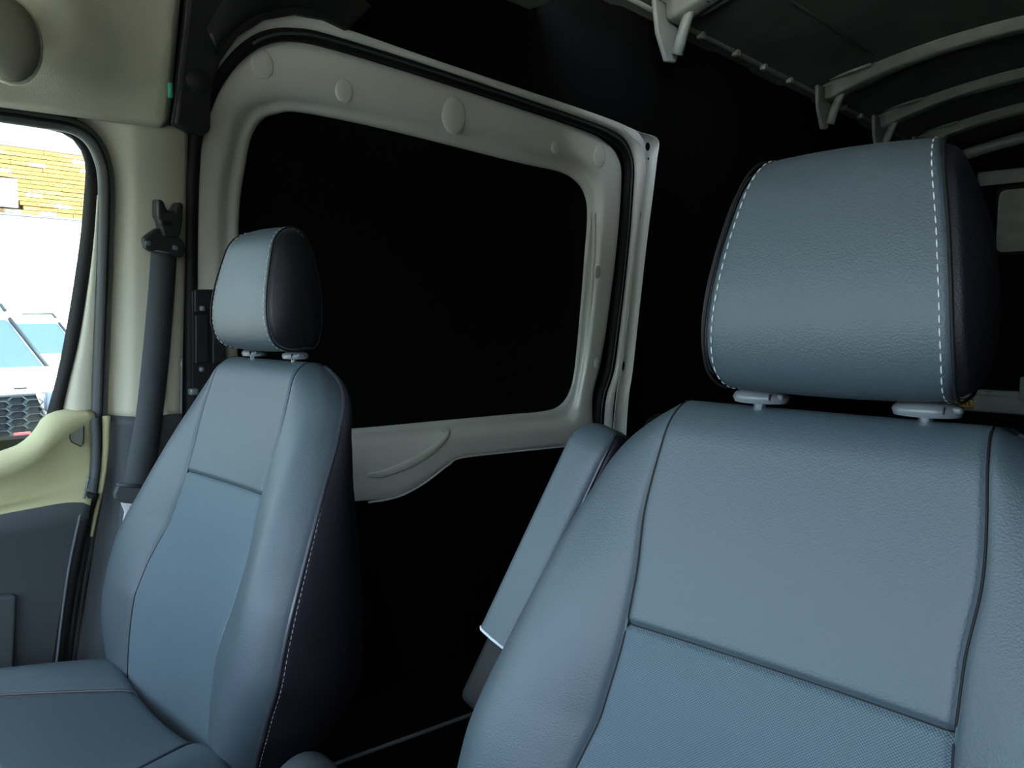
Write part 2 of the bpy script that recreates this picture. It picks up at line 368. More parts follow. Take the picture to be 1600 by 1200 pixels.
for u, v, r in ((1012, 229, .016), (1002, 219, .006), (1013, 248, .006), (999, 335, .010), (981, 456, .009), (974, 572, .009)):
    c = wall(u, v, .036); y_ = Vector((0, 1, 0)); z_ = WN.cross(y_).normalized(); el = 2.2 if r == .009 or r == .010 else 1
    mesh('punched_hole', [c+y_*(math.cos(q*.524)*r)+z_*(math.sin(q*.524)*r*el) for q in range(12)], [tuple(range(12))], RUBBER, t3)
# floor edge strip under the sliding door
e1 = at(515, 1197, (0, 0, ZF+.01), (0, 0, 1)); e2 = at(705, 1128, (0, 0, ZF+.01), (0, 0, 1)); dd = (e2-e1)
t4 = tube('trim_4', [e1-dd*.6, e1, e2, e2+dd*1.2], .006, SATIN, n=8); tag(t4, 'thin grey floor edge strip below the sliding door', 'floor edge strip', kind='structure')
# black plate and ribs between belt pillar and sliding door column
t5 = empty('trim_5', wall(320, 700, .03)); tag(t5, 'ribbed black plate beside the belt pillar, screwed on', 'plate', kind='structure')
prism('plate', wallp([(296, 452), (348, 452), (350, 800), (296, 800)], .035), WN*.012, BLACKP, t5, bev=.004)
prism('upper_flange', wallp([(301, 452), (350, 453), (350, 488), (301, 488)], .048), WN*.012, BLACKP, t5, bev=.003)
for u in (303, 330): prism('rib', wallp([(u, 492), (u+20, 492), (u+20, 565), (u, 568)], .048), WN*.01, BLACKP, t5, bev=.003)
for u, v in ((316, 482), (315, 577)): box('screw', wall(u, v, .064), (.012, .012, .012), SATIN, t5, bev=.004)
box('clip', wall(302, 612, .06), (.02, .02, .016), SATIN, t5, bev=.004)

# dark upper arch trim between headliner and sliding door
arch = [(292, -60), (264, 195), (292, 209), (312, 213), (321, 204), (322, 150), (336, 100), (364, 60), (406, 33), (457, 25), (502, 33), (538, 50), (545, 38), (552, 16), (520, -60)]
t6 = prism('trim_6', wallp(arch, .045), WN*.03, BLACKP, bev=.008); tag(t6, 'black plastic arch trim above the belt pillar', 'trim', kind='structure')
tube('moulding', catmull(wallp([(296, -50), (291, 20), (283, 90), (274, 160), (268, 196)], .08), 6), .0015, GRUBBER, t6, n=6)
bmp = wall(311, 126, .075); mesh('round_boss', [bmp+Vector((.006*(1-(k/3)**2), math.cos(q*.524)*.03*k/3, math.sin(q*.524)*.03*k/3)) for k in range(4) for q in range(12)], [(k*12+q, k*12+(q+1) % 12, (k+1)*12+(q+1) % 12, (k+1)*12+q) for k in range(3) for q in range(12)], BLACKP, t6)
box('teal_reflection', wall(266, 141, .085), (.01, .009, .032), TEAL, t6, bev=.002)  # small teal block stands in for a green reflection on the trim
t13 = loft_px('trim_13', [([(338, 86), (366, 47), (405, 22), (457, 12), (505, 20), (545, 46)], .075), ([(335, 70), (365, 30), (405, 0), (460, -12), (510, -5), (560, 30)], .09), ([(320, 40), (350, -10), (400, -40), (460, -50), (520, -40), (580, 10)], .07)], BLACKP, n=50); tag(t13, 'black cable cover curving over the door arch', 'cable cover', kind='structure')

# headliner panel over the passenger door, softly bulged
hr = []
for j in range(25):
    t = j/24
    lo = wall(-60+ (262+60)*t, 158+43*t + (0 if t < .97 else -6), .05); hi = wall(-60+(291+60)*t, -130, .05); row = []
    for i in range(25):
        s = i/24; p = lo.lerp(hi, s)
        bul = .10*math.exp(-((t-.30-.18*(1-s))/.28)**2)*(1-math.exp(-(s/.18)**2))
        edge = min(1, (s/.05))**.5*min(1, ((1-t)/.04))**.5
        row.append(p + WN*(.012*edge+bul*.6))
    hr.append(row)
# carry the headliner forward over the door
f0 = [[Vector((p.x, -.6, p.z-.05)) for p in hr[0]]]
t7 = grid('trim_7', f0+hr, HEAD, thick=.006); tag(t7, 'beige fabric headliner panel above the passenger door', 'headliner', kind='structure')
gh = empty('grab_handle', wall(20, 60, .12)); tag(gh, 'dark rounded grab handle on the headliner at the upper left corner', 'handle')
c = wall(12, 62, .15)
rows = []
for i in range(9):
    q = i/8*math.pi/2
    rows.append([c+Vector((math.cos(q)*.03, math.cos(2*math.pi*j/24)*.052*math.sin(q)**.6, math.sin(2*math.pi*j/24)*.075*math.sin(q)**.6)) for j in range(24)])
grid('handle_cap', rows, mat('taupe_plastic', (.16, .16, .12), .6), gh, closed=True)
tube('handle_rim', [c+Vector((0, math.cos(2*math.pi*j/24)*.052, math.sin(2*math.pi*j/24)*.075)) for j in range(24)], .005, HEAD, gh, closed=True, n=6)
c1 = c+Vector((-.02, -.02, 0)); tube('handle_bar', [c1, c1+Vector((.0, -.15, .01)), c1+Vector((0, -.3, 0))], .02, HEAD, gh, n=10)

bk = loft_px('trim_12', [([(-40, 180), (60, 193), (110, 201), (143, 218), (159, 250), (165, 320), (165, 700), (160, 1000), (150, 1250)], -.045), ([(-40, -200), (60, -200), (150, -200), (250, -200), (340, -200), (340, 300), (340, 700), (340, 1000), (340, 1250)], -.045)], BLACK, n=120, sm=4, ext=-.6); tag(bk, 'black inner body sheet added behind the belt pillar trim against light leaks', 'body panel', kind='structure')  # black backing sheet added to stop light leaking between the trims
# ---------------------------------------------------------------- belt pillar trim
PUF = [(118, 176), (166, 300), (166, 450), (164, 560), (162, 650)]
PU1 = [(200, 188), (203, 300), (201, 450), (200, 560), (199, 652)]
PU2 = [(214, 190), (216, 300), (214, 450), (212, 560), (211, 652)]
PU3 = [(286, 199), (284, 300), (281, 450), (276, 560), (270, 648)]
PU4 = [(293, 202), (290, 300), (287, 450), (284, 560), (281, 648)]
tb = loft_px('trim_8', [(PUF, -.03), (PUF, .0), (PU1, .045), (PU2, .05), (PU3, .045), (PU4, .035), (PU4, .0)], BEIGE, n=40, thick=.004); tag(tb, 'pale beige upper trim of the belt pillar', 'pillar trim', kind='structure')
ql = prism('belt_slot', wallp([(224, 650), (262, 650), (252, 560), (232, 560)], .049), WN*.003, BEIGE, tb, bev=.001)
LF = [(161, 648), (165, 700), (163, 760), (152, 830), (136, 930), (118, 1045), (105, 1200)]
L1 = [(199, 651), (199, 720), (196, 780), (186, 860), (172, 950), (160, 1060), (150, 1200)]
L2 = [(226, 651), (226, 720), (222, 800), (215, 880), (205, 960), (200, 1060), (200, 1200)]
L3 = [(283, 646), (282, 700), (290, 760), (300, 840), (305, 960), (310, 1060), (310, 1200)]
tl = loft_px('trim_9', [(LF, -.02), (LF, .01), (L1, .052), (L2, .050), (L3, .055), (L3, .0)], GREYP, n=40, thick=.004); tag(tl, 'dark grey lower trim of the belt pillar', 'pillar trim', kind='structure')
tube('edge_strip', catmull(wallp([(284, 560), (283, 640), (281, 700), (276, 740)], .05), 5), .003, SATIN, tl, n=6)
# lower kick trim between door sill and seat, light corner seen by the seat
prism('sill_cover', wallp([(160, 985), (210, 980), (230, 1080), (150, 1080)], .06), WN*.05, GREYP, tl, bev=.01)

# front door opening seal (grey-green rubber) outlining the front passenger door
DS = [(-40, 174), (0, 178), (60, 187), (110, 196), (140, 214), (158, 245), (166, 290), (164, 400), (158, 560), (155, 650), (154, 720), (147, 780), (138, 830), (122, 920), (104, 1045)]
ds = catmull(wallp(DS, .03), 8); ds = [Vector((ds[0].x, -.6, ds[0].z-.04))]+ds
t10 = tube('trim_10', ds, .017, GRUBBER, n=10, flat=.7, axis=WN); tag(t10, 'grey rubber seal around the front door opening', 'door seal', kind='structure')
tube('seal_groove', [p+WN*.011 for p in ds], .004, RUBBER, t10, n=6)
tube('light_bead', catmull(wallp([(166, 650), (165, 700), (160, 750), (150, 800), (143, 838)], .045), 6), lambda t: .009*(1-t*.6), DOORPL, t10, n=8)

# ---------------------------------------------------------------- front passenger door (door_2)
d2 = empty('door_2', wall(60, 1100)); tag(d2, 'front passenger door with beige upper panel and side window', 'door', kind='structure')
G_OUT = [(0, 186), (60, 195), (98, 201), (125, 214), (143, 238), (152, 265), (153, 300), (148, 360), (137, 440), (122, 530), (108, 590), (97, 640), (88, 690)]
G_IN = [(0, 190), (60, 199), (95, 206), (117, 219), (130, 240), (135, 262), (133, 300), (127, 370), (114, 460), (100, 540), (87, 600), (72, 655), (60, 720)]
loft_px('window_frame', [(G_OUT, -.02), (G_OUT, .018), (G_IN, .0), (G_IN, -.05)], RUBBER, d2, n=80, sm=8, ext=-.6)
A = [(93, 656), (97, 640), (108, 590), (122, 530), (137, 440), (148, 360), (152, 305)]
B = [(119, 656), (121, 640), (126, 590), (135, 530), (145, 440), (151, 360), (154, 305)]
C_ = [(150, 656), (150, 640), (152, 590), (154, 530), (157, 440), (159, 360), (158, 305)]
loft_px('upper_frame', [(A, .0), (A, .012), (B, .03), (C_, .02), (C_, -.02)], BEIGE, d2, n=40)
pane = wallp([(0, 150), (100, 190), (150, 230), (150, 420), (110, 600), (70, 720)], -.03)
pb = [pane[-1], Vector((pane[-1].x, -.6, .80)), Vector((pane[0].x, -.6, 1.66))]
prism('window_pane', pane+pb[1:], -WN*.006, SMOKE, d2)
X = 150
K0 = [(-40, 722), (0, 706), (28, 696), (52, 676), (66, 655), (80, 646), (100, 641), (125, 640), (143, 641)]
K1 = [(-40, 740), (0, 722), (34, 708), (60, 688), (74, 668), (90, 655), (106, 649), (127, 646), (146, 645)]
K2 = [(-40, 752), (0, 735), (38, 720), (66, 700), (82, 680), (98, 667), (112, 659), (130, 653), (148, 650)]
K3 = [(-40, 764), (0, 748), (42, 732), (72, 708), (90, 690), (106, 676), (118, 667), (132, 660), (149, 656)]
K4 = [(-40, 800), (0, 785), (42, 774), (74, 760), (98, 752), (115, 745), (122, 740), (133, 735), (149, 730)]
K5 = [(-40, 803), (0, 793), (42, 785), (74, 778), (98, 772), (112, 768), (122, 766), (130, 764), (146, 760)]
K6 = [(-40, 815), (0, 804), (42, 796), (74, 790), (98, 786), (110, 785), (119, 785), (126, 784), (141, 790)]
loft_px('upper_panel', [(K0, -.03), (K0, .02), (K1, .045), (K2, .057), (K3, .046), (K4, -.004), (K5, .025), (K6, .085)], DOORPL, d2, n=70, sm=5, ext=-.6)
K7 = [(-40, 850), (0, 842), (42, 834), (74, 826), (98, 820), (110, 817), (119, 815), (126, 815), (137, 818)]
K8 = [(-40, 960), (0, 960), (42, 955), (66, 950), (84, 945), (94, 940), (100, 938), (105, 937), (116, 935)]
K9 = [(-40, 1200), (0, 1200), (30, 1200), (46, 1200), (58, 1200), (68, 1200), (73, 1200), (78, 1200), (85, 1200)]
loft_px('lower_panel', [(K6, .085), (K7, .06), (K8, .05), (K9, .05)], GREYP, d2, n=70, sm=5, ext=-.6)
Z0 = wallp([(109, 664), (128, 661), (130, 665), (129, 692), (125, 697), (111, 690), (108, 684)], .041)
hb = prism('handle_cover', Z0, WN*.004, mat('olive_plastic', (.13, .14, .11), .6), d2, bev=.001)
tube('cover_gap', [p+WN*.004 for p in Z0], .0012, RUBBER, hb, closed=True, n=5)
tube('panel_edge', catmull(wallp([(148, 652), (150, 690), (149, 735), (142, 790)], .05), 6), .009, GREYP, d2, n=8)
tube('sill_gap', catmull(wallp([(146, 770), (130, 820), (113, 900), (98, 990), (88, 1060), (78, 1160)], .056), 6), .0125, RUBBER, d2, n=8)
tube('edge_highlight', catmull(wallp([(139, 745), (124, 810), (109, 880), (97, 960), (88, 1040), (80, 1110)], .07), 6), .0028, SATIN, d2, n=6)  # thin grey tube stands in for the highlight along the door edge
prism('map_pocket', wallp([(-60, 930), (22, 925), (16, 1060), (-60, 1080)], .052), WN*.022, GREYP, d2, bev=.006)

# ---------------------------------------------------------------- front of the cab (out of frame, shapes the daylight)
dash = box('dashboard', (-.825, -1.0, .42), (1.98, .75, .95), BLACKP, bev=.06); tag(dash, 'black dashboard below the windshield', 'dashboard')
w1 = empty('window_1', (-.825, -.8, .92)); tag(w1, 'windshield of the van', 'windshield', kind='structure')
wp = [Vector((-1.78, -1.1, .92)), Vector((.12, -1.1, .92)), Vector((.05, -.55, 1.52)), Vector((-1.70, -.55, 1.52))]
prism('windshield_pane', wp, (0, -.008, -.004), WSH, w1)
wf = box('wall_front', (-.825, -1.42, .4), (2.1, .05, 1.1), BLACK, bev=0); tag(wf, 'bulkhead ahead of the dashboard', 'wall', kind='structure')
cr = box('trim_11', (-.825, .72, 2.17), (2.1, 2.5, .06), HEAD, bev=.02); tag(cr, 'beige cab roof lining', 'headliner', kind='structure')
mesh('front_visor_panel', [(-1.8, -.57, 1.50), (.2, -.57, 1.50), (.2, -.4, 2.2), (-1.8, -.4, 2.2)], [(0, 1, 2, 3)], HEAD, cr)
for xx in (-1.80, .19):
    mesh('pillar_panel', [(xx, -1.15, .9), (xx, -.48, 1.95), (xx, -.4, 2.2), (xx, -.3, 2.2), (xx, -.35, 1.7), (xx, -.6, .9)], [(0, 1, 2, 3, 4, 5)], GREYP, cr)
box('cab_side_lower', (-1.99, .1, .35), (.06, 2.6, 1.0), BLACK, wl, bev=0)
mesh('upper_cab_side', [(-1.83, -.6, 1.75), (-1.83, 1.0, 1.75), (-1.79, 1.0, 2.3), (-1.79, -.6, 2.3)], [(0, 1, 2, 3)], BLACK, wl)
mesh('driver_lower_side', [(.2, -1.45, -.1), (.2, .4, -.1), (.2, .4, 1.0), (.2, -1.45, .9)], [(0, 1, 2, 3)], BLACKP, wr)
mesh('driver_light_blocker', [(.2, .02, .9), (.2, .4, .9), (.2, .4, 1.8), (.2, -.1, 1.8)], [(0, 1, 2, 3)], BLACKP, wr)  # unseen panel added to narrow the driver window and cut its light
mesh('driver_upper_side', [(.2, -.5, 1.75), (.2, .4, 1.75), (.2, .4, 2.3), (.2, -.5, 2.3)], [(0, 1, 2, 3)], HEAD, wr)

# ---------------------------------------------------------------- seat belt
sb = empty('seat_belt', wall(250, 700, .06)); tag(sb, 'dark grey seat belt hanging from the belt pillar beside the passenger seat', 'seat belt')
L = catmull(wallp([(236, 392), (231, 460), (222, 560), (212, 650), (199, 720), (192, 765), (180, 860), (178, 930)], .085), 5)
Rr = catmull(wallp([(276, 398), (272, 460), (264, 560), (254, 650), (245, 720), (236, 775), (228, 860), (224, 930)], .075), 5)
m_ = [l.lerp(r, .5)+WN*.004 for l, r in zip(L, Rr)]
uvw = [(a*.048, i*.03) for a in (0, .5, 1) for i in range(len(L))]
grid('webbing', [L, m_, Rr], WEB, sb, thick=.0018, uv=uvw)
# slotted guide and forked hanger
gd = prism('belt_guide', [*wallp([(218, 372), (228, 364), (240, 356), (262, 360), (272, 364), (284, 380), (286, 392), (282, 402), (272, 402), (262, 394), (240, 390), (232, 394), (222, 388)], .085)], WN*.018, BLACKP, sb, bev=.006)
for u, v in ((231, 380), (274, 387)): box('guide_glint', wall(u, v, .106), (.004, .012, .010), SATIN, gd, bev=.002)
hg = prism('belt_hanger', wallp([(236, 311), (246, 313), (252, 329), (262, 330), (268, 316), (277, 317), (276, 345), (272, 370), (246, 370), (240, 345), (236, 338)], .075), WN*.035, BLACKP, sb, bev=.006)
box('hanger_core', wall(259, 345, .10), (.02, .03, .03), RUBBER, hg, bev=.006)
tg = prism('tongue_housing', wallp([(182, 755), (250, 758), (248, 790), (215, 786), (190, 784), (176, 778), (175, 770)], .095), WN*.014, GREYP, sb, bev=.004)
tube('housing_ridge', wallp([(182, 757), (200, 759), (225, 760)], .112), .004, GREYP, tg, n=6)
STEEL = mat('glare_white_steel', (.85, .87, .9), .4, metal=.2)  # white glare on the steel tongue put into a pale, mostly diffuse colour
tn = prism('tongue', wallp([(188, 785), (214, 787), (212, 800), (203, 803), (200, 822), (190, 820), (194, 800)], .10), WN*.003, STEEL, sb, bev=.001)
mesh('tongue_slot', wallp([(203, 791), (210, 792), (208, 799), (203, 799)], .1035), [(0, 1, 2, 3)], RUBBER, tn)

# ---------------------------------------------------------------- seats
XC, ZC, YT = -.298, 1.04, .745                 # driver seat centre, crest height, crest depth
HW = [(0, .148), (.01, .172), (.03, .202), (.055, .228), (.08, .244), (.11, .255), (.15, .270), (.19, .281), (.3, .308), (.42, .33), (.5, .332), (.58, .31), (.66, .27), (.74, .23)]
XSM = [(0, .145), (.04, .150), (.13, .157), (.2, .152), (.247, .152), (.33, .160), (.45, .180), (.6, .180), (.74, .17)]
DB = [(0, -.03), (.05, -.02), (.11, -.008), (.2, .012), (.3, .030), (.42, .047), (.55, .05), (.7, .035)]
TH = [(0, .085), (.08, .09), (.2, .115), (.3, .14), (.42, .165), (.55, .185), (.74, .19)]
REC = [(0, 18), (.2, 18), (.38, 17), (.5, 12), (.6, 6), (.75, 0)]
_b = [(YT-.035, ZC)]
for i in range(1, 200):
    r = math.radians(interp(REC, i*.004)); y, z = _b[-1]; _b.append((y-math.sin(r)*.004, z-math.cos(r)*.004))
def base(h):
    i = max(0, min(h/.004, 197.9)); k = int(i); t = i-k; a, b = _b[k], _b[k+1]; return a[0]+(b[0]-a[0])*t, a[1]+(b[1]-a[1])*t
HS = .247
def seat_pt(h, x, n):
    """h down from crest, x lateral, n out of the front face"""
    D = interp(TH, h)
    if h < .05:
        q = 1-h/.05; r = math.sqrt(max(0, 1-q*q)); n = -D*.5+(n+D*.5)*r
    y, z = base(h); r = math.radians(interp(REC, h)); return Vector((XC+x, y-n*math.cos(r), z+n*math.sin(r)*.999))
def tuck(d, a=.0045, w_=.0038): return -a*math.exp(-(d/w_)**2)
def hrows(a, b, n, dense=()):
    T = [a+(b-a)*i/n for i in range(n+1)]
    for c in dense: T += [c+s*k for s in (-1, 1) for k in (.0015, .003, .005, .008, .012, .018, .026) if a < c+s*k < b]
    if a == 0: T += [.0004, .0015, .003, .005, .008]
    return sorted(set(T))
def cpt(h, s):                                # centre panel, s in -1..1
    xs = interp(XSM, h); x = s*xs; n = .012*s*s + tuck((1-abs(s))*xs) + tuck(h-HS) + (.006*math.exp(-((h-.31)/.05)**2)*(1-s*s) if h > HS else 0)
    if h > .35: n += .03*min(1, (h-.35)/.15)*abs(s)**3      # lower insert swells towards the bolsters
    return seat_pt(h, x, n-.012)
def bolster_n(h, f):
    xs = interp(XSM, h); w_ = max(interp(HW, h), xs+.004)-xs; d = interp(DB, h); n0 = 0. + (.03*min(1, (h-.35)/.15) if h > .35 else 0)
    P = [(-.001, n0), (.28, n0*.5+d*.5+.006), (.62, d+.006), (.86, d-.006), (1.0, d-.030)]
    x = None; k = min(int(f*4), 3); t = f*4-k; g = lambda i: Vector((*P[max(0, min(i, 4))], 0)); a, b, c, d_ = g(k-1), g(k), g(k+1), g(k+2)
    v = .5*((2*b)+(c-a)*t+(2*a-5*b+4*c-d_)*t*t+(3*b-a-3*c+d_)*t**3)
    return xs+v.x*w_, v.y
def bpt(h, f, side):
    x, n = bolster_n(h, f); xs = interp(XSM, h); return seat_pt(h, side*x, n-.012*f+tuck(x-xs) + tuck((1-f)*.12, .004, .005))
def spt(h, f, side):                           # side panel from piping to back edge
    x0, n0 = bolster_n(h, 1.); D = interp(TH, h); a = f
    n = n0-.012 + (-D-(n0-.012))*a; x = x0 + .010*math.sin(math.pi*min(1, a*1.15)) - .035*a**4 + tuck(a*.12, .004, .005)
    return seat_pt(h, side*x, n)
def kpt(h, s):
    x0, n0 = bolster_n(h, 1.); D = interp(TH, h); x = x0-.035; return seat_pt(h, s*x, -D-.022*(1-abs(s)**3))
CS = [-1, -.99, -.975, -.955, -.93, -.9]+[-.85+.1*i for i in range(18)]+[.9, .93, .955, .975, .99, 1]
BS = [0, .01, .025, .045, .07, .1]+[.14+.04*i for i in range(19)]+[.9, .93, .955, .98, 1]
def build_seat(name):
    s = empty(name, (XC, .45, ZF)); z3 = lambda m: m
    def g(nm, H, T, fn, m, par=s, flip=False, uv=False):
        rows = [[fn(h, t) for t in T] for h in H]
        U = [(fn(h, t).x, h*1.0) for h in H for t in T] if uv else None
        return grid(nm, rows, m, par, uv=U, flip=flip)
    g('backrest_upper_insert', hrows(0, HS, 40, (HS,)), CS, cpt, LEATHER)
    lo = g('backrest_lower_insert', hrows(HS, .74, 60, (HS,)), CS, cpt, WOVEN, uv=True); tag(lo, 'finely woven lower backrest insert')
    tube('seam_cord', [cpt(HS, c_)+Vector((0, .0005, 0)) for c_ in CS], .0013, RUBBER, s, n=6)
    for sd in (-1, 1): tube('seam_cord', [cpt(h, sd) for h in hrows(.001, .72, 90)], .0013, RUBBER, s, n=6)
    H = hrows(0, .74, 110)
    for sd in (-1, 1):
        b = g('backrest_bolster', H, BS, lambda h, f: bpt(h, f, sd), LEATHER, flip=sd < 0)
        sp_ = g('backrest_side_panel', H, [0, .01, .03, .06]+[.1+.1*i for i in range(10)], lambda h, f: spt(h, f, sd), LEATHER_SHADED, flip=sd < 0); tag(sp_, 'smooth leather side panel with shade put into its colour')
        Q = [(lambda p, h: p)(bpt(h, 1., sd), h) for h in hrows(.004, .72, 150)]
        tube('piping', Q, .0042, PIPE, sp_, n=8)
        dashes('stitching', [spt(h, .06, sd)+Vector((sd*.0015, 0, 0)) for h in hrows(.01, .70, 150)], THREAD, sp_, L=.005, gap=.004, r=.0006)
    g('backrest_rear_panel', hrows(0, .74, 40), [-1+.125*i for i in range(17)], kpt, BLACKP, flip=True)
    # ---- headrest
    hrt = []
    PR = [(.0, .010), (.035, .010), (.062, .026), (.073, .062), (.070, .110), (.056, .17), (.042, .208), (.018, .229), (-.010, .228), (-.028, .204), (-.038, .15), (-.041, .09), (-.035, .04), (-.024, .014)]
    loop = [(p.x, p.y) for p in catmull([Vector((a, b, 0)) for a, b in PR], 8, True)]
    HHW = [(0, .102), (.015, .106), (.04, .108), (.08, .106), (.14, .099), (.2, .088), (.235, .080)]
    def hp(n, hh, x): return Vector((XC+.021+x, YT-.005-n, ZC+hh))
    cx, cz = .010, .118
    def hw_at(n, hh): return interp(HHW, hh)*(.98+.02*math.tanh(n/.02))
    def inn(n, hh, k): return n+(cx-n)*k, hh+(cz-hh)*k
    XS = [-1, -.992, -.975, -.95, -.92, -.86, -.75, -.5, -.25, 0, .25, .5, .75, .86, .92, .95, .975, .992, 1]
    rows = []
    for t in XS:
        row = []
        for n, hh in loop:
            w_ = hw_at(n, hh); k = .05*math.exp(-((1-abs(t))*w_/.003)**2) + .07*max(0, abs(t)-.6)**2 - .03*(1-t*t)
            a, b = inn(n, hh, k); row.append(hp(a, b, t*w_))
        rows.append(row)
    hf = grid('headrest', rows, LEATHER, s, closed=True)
    for sd in (-1, 1):
        rows = []
        for rho in (1, .985, .965, .94, .9, .82, .7, .55, .4, .25, .1, .001):
            row = []
            for n, hh in loop:
                w_ = hw_at(n, hh)
                a, b = inn(n, hh, 1-rho*.953); bl = .016*(1-rho**2.5) + .006*(1-math.exp(-((1-rho)/.03)**2))
                row.append(hp(a, b, sd*(hw_at(a, b)+bl)))
            rows.append(row)
        sp_ = grid('headrest_side_panel', rows, LEATHER_SHADED, hf, closed=True, flip=sd > 0)
        tube('seam_cord', [hp(n, hh, sd*(hw_at(n, hh)+.0012)) for n, hh in loop], .0016, RUBBER, sp_, closed=True, n=6)
        st_ = []
        k0 = int(len(loop)*13.2/14)
        for i in range(len(loop)*10//14):
            n, hh = loop[(k0+i) % len(loop)]; w_ = hw_at(n, hh); a, b = inn(n, hh, .07*.34**2*0-.008); st_.append(hp(a, b, sd*(w_-.0075)))
        dashes('stitching', st_, THREAD, hf, L=.0065, gap=.0035, r=.00085)
    tube('headrest_post', [hp(0, -.03, -.084), hp(0, .05, -.084)], .007, CHROME, hf, n=12); tube('headrest_post', [hp(0, -.03, .072), hp(0, .05, .072)], .007, CHROME, hf, n=12)
    for sd in (-1, 1):
        c = hp(-.002, -.001, sd*.078-.006); rows = []
        for r_, z_ in ((.027, -.006), (.029, -.001), (.027, .003), (.021, .0065), (.010, .009), (.007, .010)):
            rows.append([c+Vector((math.cos(2*math.pi*j/28)*r_, math.sin(2*math.pi*j/28)*r_*.8, z_)) for j in range(28)])
        gg = grid('post_guide', rows, SATIN, s, closed=True)
        box('release_button', c+Vector((.026 if sd > 0 else .024, -.006, .001)), (.008, .012, .006), SATIN, gg, bev=.002)
        box('button_gap', c+Vector((.018, -.0165, .001)), (.0012, .006, .006), RUBBER, gg, bev=0)
    # ---- seat cushion
    yb, yf = .535, .02
    def cu(t, s_, kind):
        y = yb+(yf-yb)*t; z = .385+.05*min(1, t*1.6)**.8 - (.10*max(0, (t-.82)/.18)**2) - .07*max(0, 1-t/.06)**2; xs = .115+.12*min(1, t/.5); hw_ = .29+.02*math.sin(t*3)
        if kind == 'c': return Vector((XC+s_*xs, y, z+.010*s_*s_+tuck((1-abs(s_))*xs)+tuck((t-.55)*.5)*1))
        f = abs(s_); sd = 1 if s_ > 0 else -1; P = [(0, .010), (.3, .030), (.65, .040), (.9, .015), (1, -.03)]
        k = min(int(f*4), 3); tt = f*4-k; q = lambda i: Vector((*P[max(0, min(i, 4))], 0)); a, b, c, d_ = q(k-1), q(k), q(k+1), q(k+2)
        v = .5*((2*b)+(c-a)*tt+(2*a-5*b+4*c-d_)*tt*tt+(3*b-a-3*c+d_)*tt**3)
        if f == 1 and kind == 'k': v.y = -.16
        return Vector((XC+sd*(xs+v.x*(hw_-xs)), y, z+v.y+tuck(v.x*.13)))
    TT = sorted([i/40 for i in range(41)]+[.008, .016, .035]+[.55+s_*k for s_ in (-1, 1) for k in (.004, .008, .014, .03)])
    cs = grid('seat_cushion', [[cu(t, c_, 'c') for c_ in CS] for t in TT], LEATHER, s)
    for sd in (-1, 1):
        grid('cushion_bolster', [[cu(t, sd*max(f, 1e-6), 'b') for f in BS]+[cu(t, sd*1., 'k')] for t in TT], LEATHER, cs)
        tube('seam_piping', [cu(t, sd*1e-6, 'b')+Vector((0, 0, .006)) for t in TT[2:-4]], .0028, PIPE, cs, n=6)
    box('cushion_front', (XC, .03, .33), (.56, .06, .16), LEATHER, cs, bev=.025, seg=4)
    box('seat_base', (XC, .32, .12), (.46, .46, .42), BLACKP, s, bev=.03)
    # ---- recliner cover
    c = Vector((XC+.315, .60, .335)); rows = []
    for rho, bx in ((1, 0), (1, .02), (.93, .03), (.6, .036), (.02, .038)):
        rows.append([c+Vector((bx, math.cos(2*math.pi*j/32)*.07*rho, math.sin(2*math.pi*j/32)*.085*rho)) for j in range(32)])
    grid('recliner_cover', rows, GREYP, s, closed=True)
    return s
pas = build_seat('captain_chair')
tag(pas, 'passenger seat in dark blue-grey leather beside the passenger door and hanging seat belt', 'seat')
# second copy: everything shares mesh data
def copy_tree(o, parent=None):
    c = o.copy(); COL.objects.link(c); c.parent = parent
    for ch in list(o.children): copy_tree(ch, c)
    return c
drv = copy_tree(pas)
ORG[drv.name] = W((XC, .45, ZF))
tag(drv, 'driver seat with a raised folding armrest, larger and closer than the passenger seat', 'seat')
pas.location = W((XC-1.067, .45, ZF+.010))

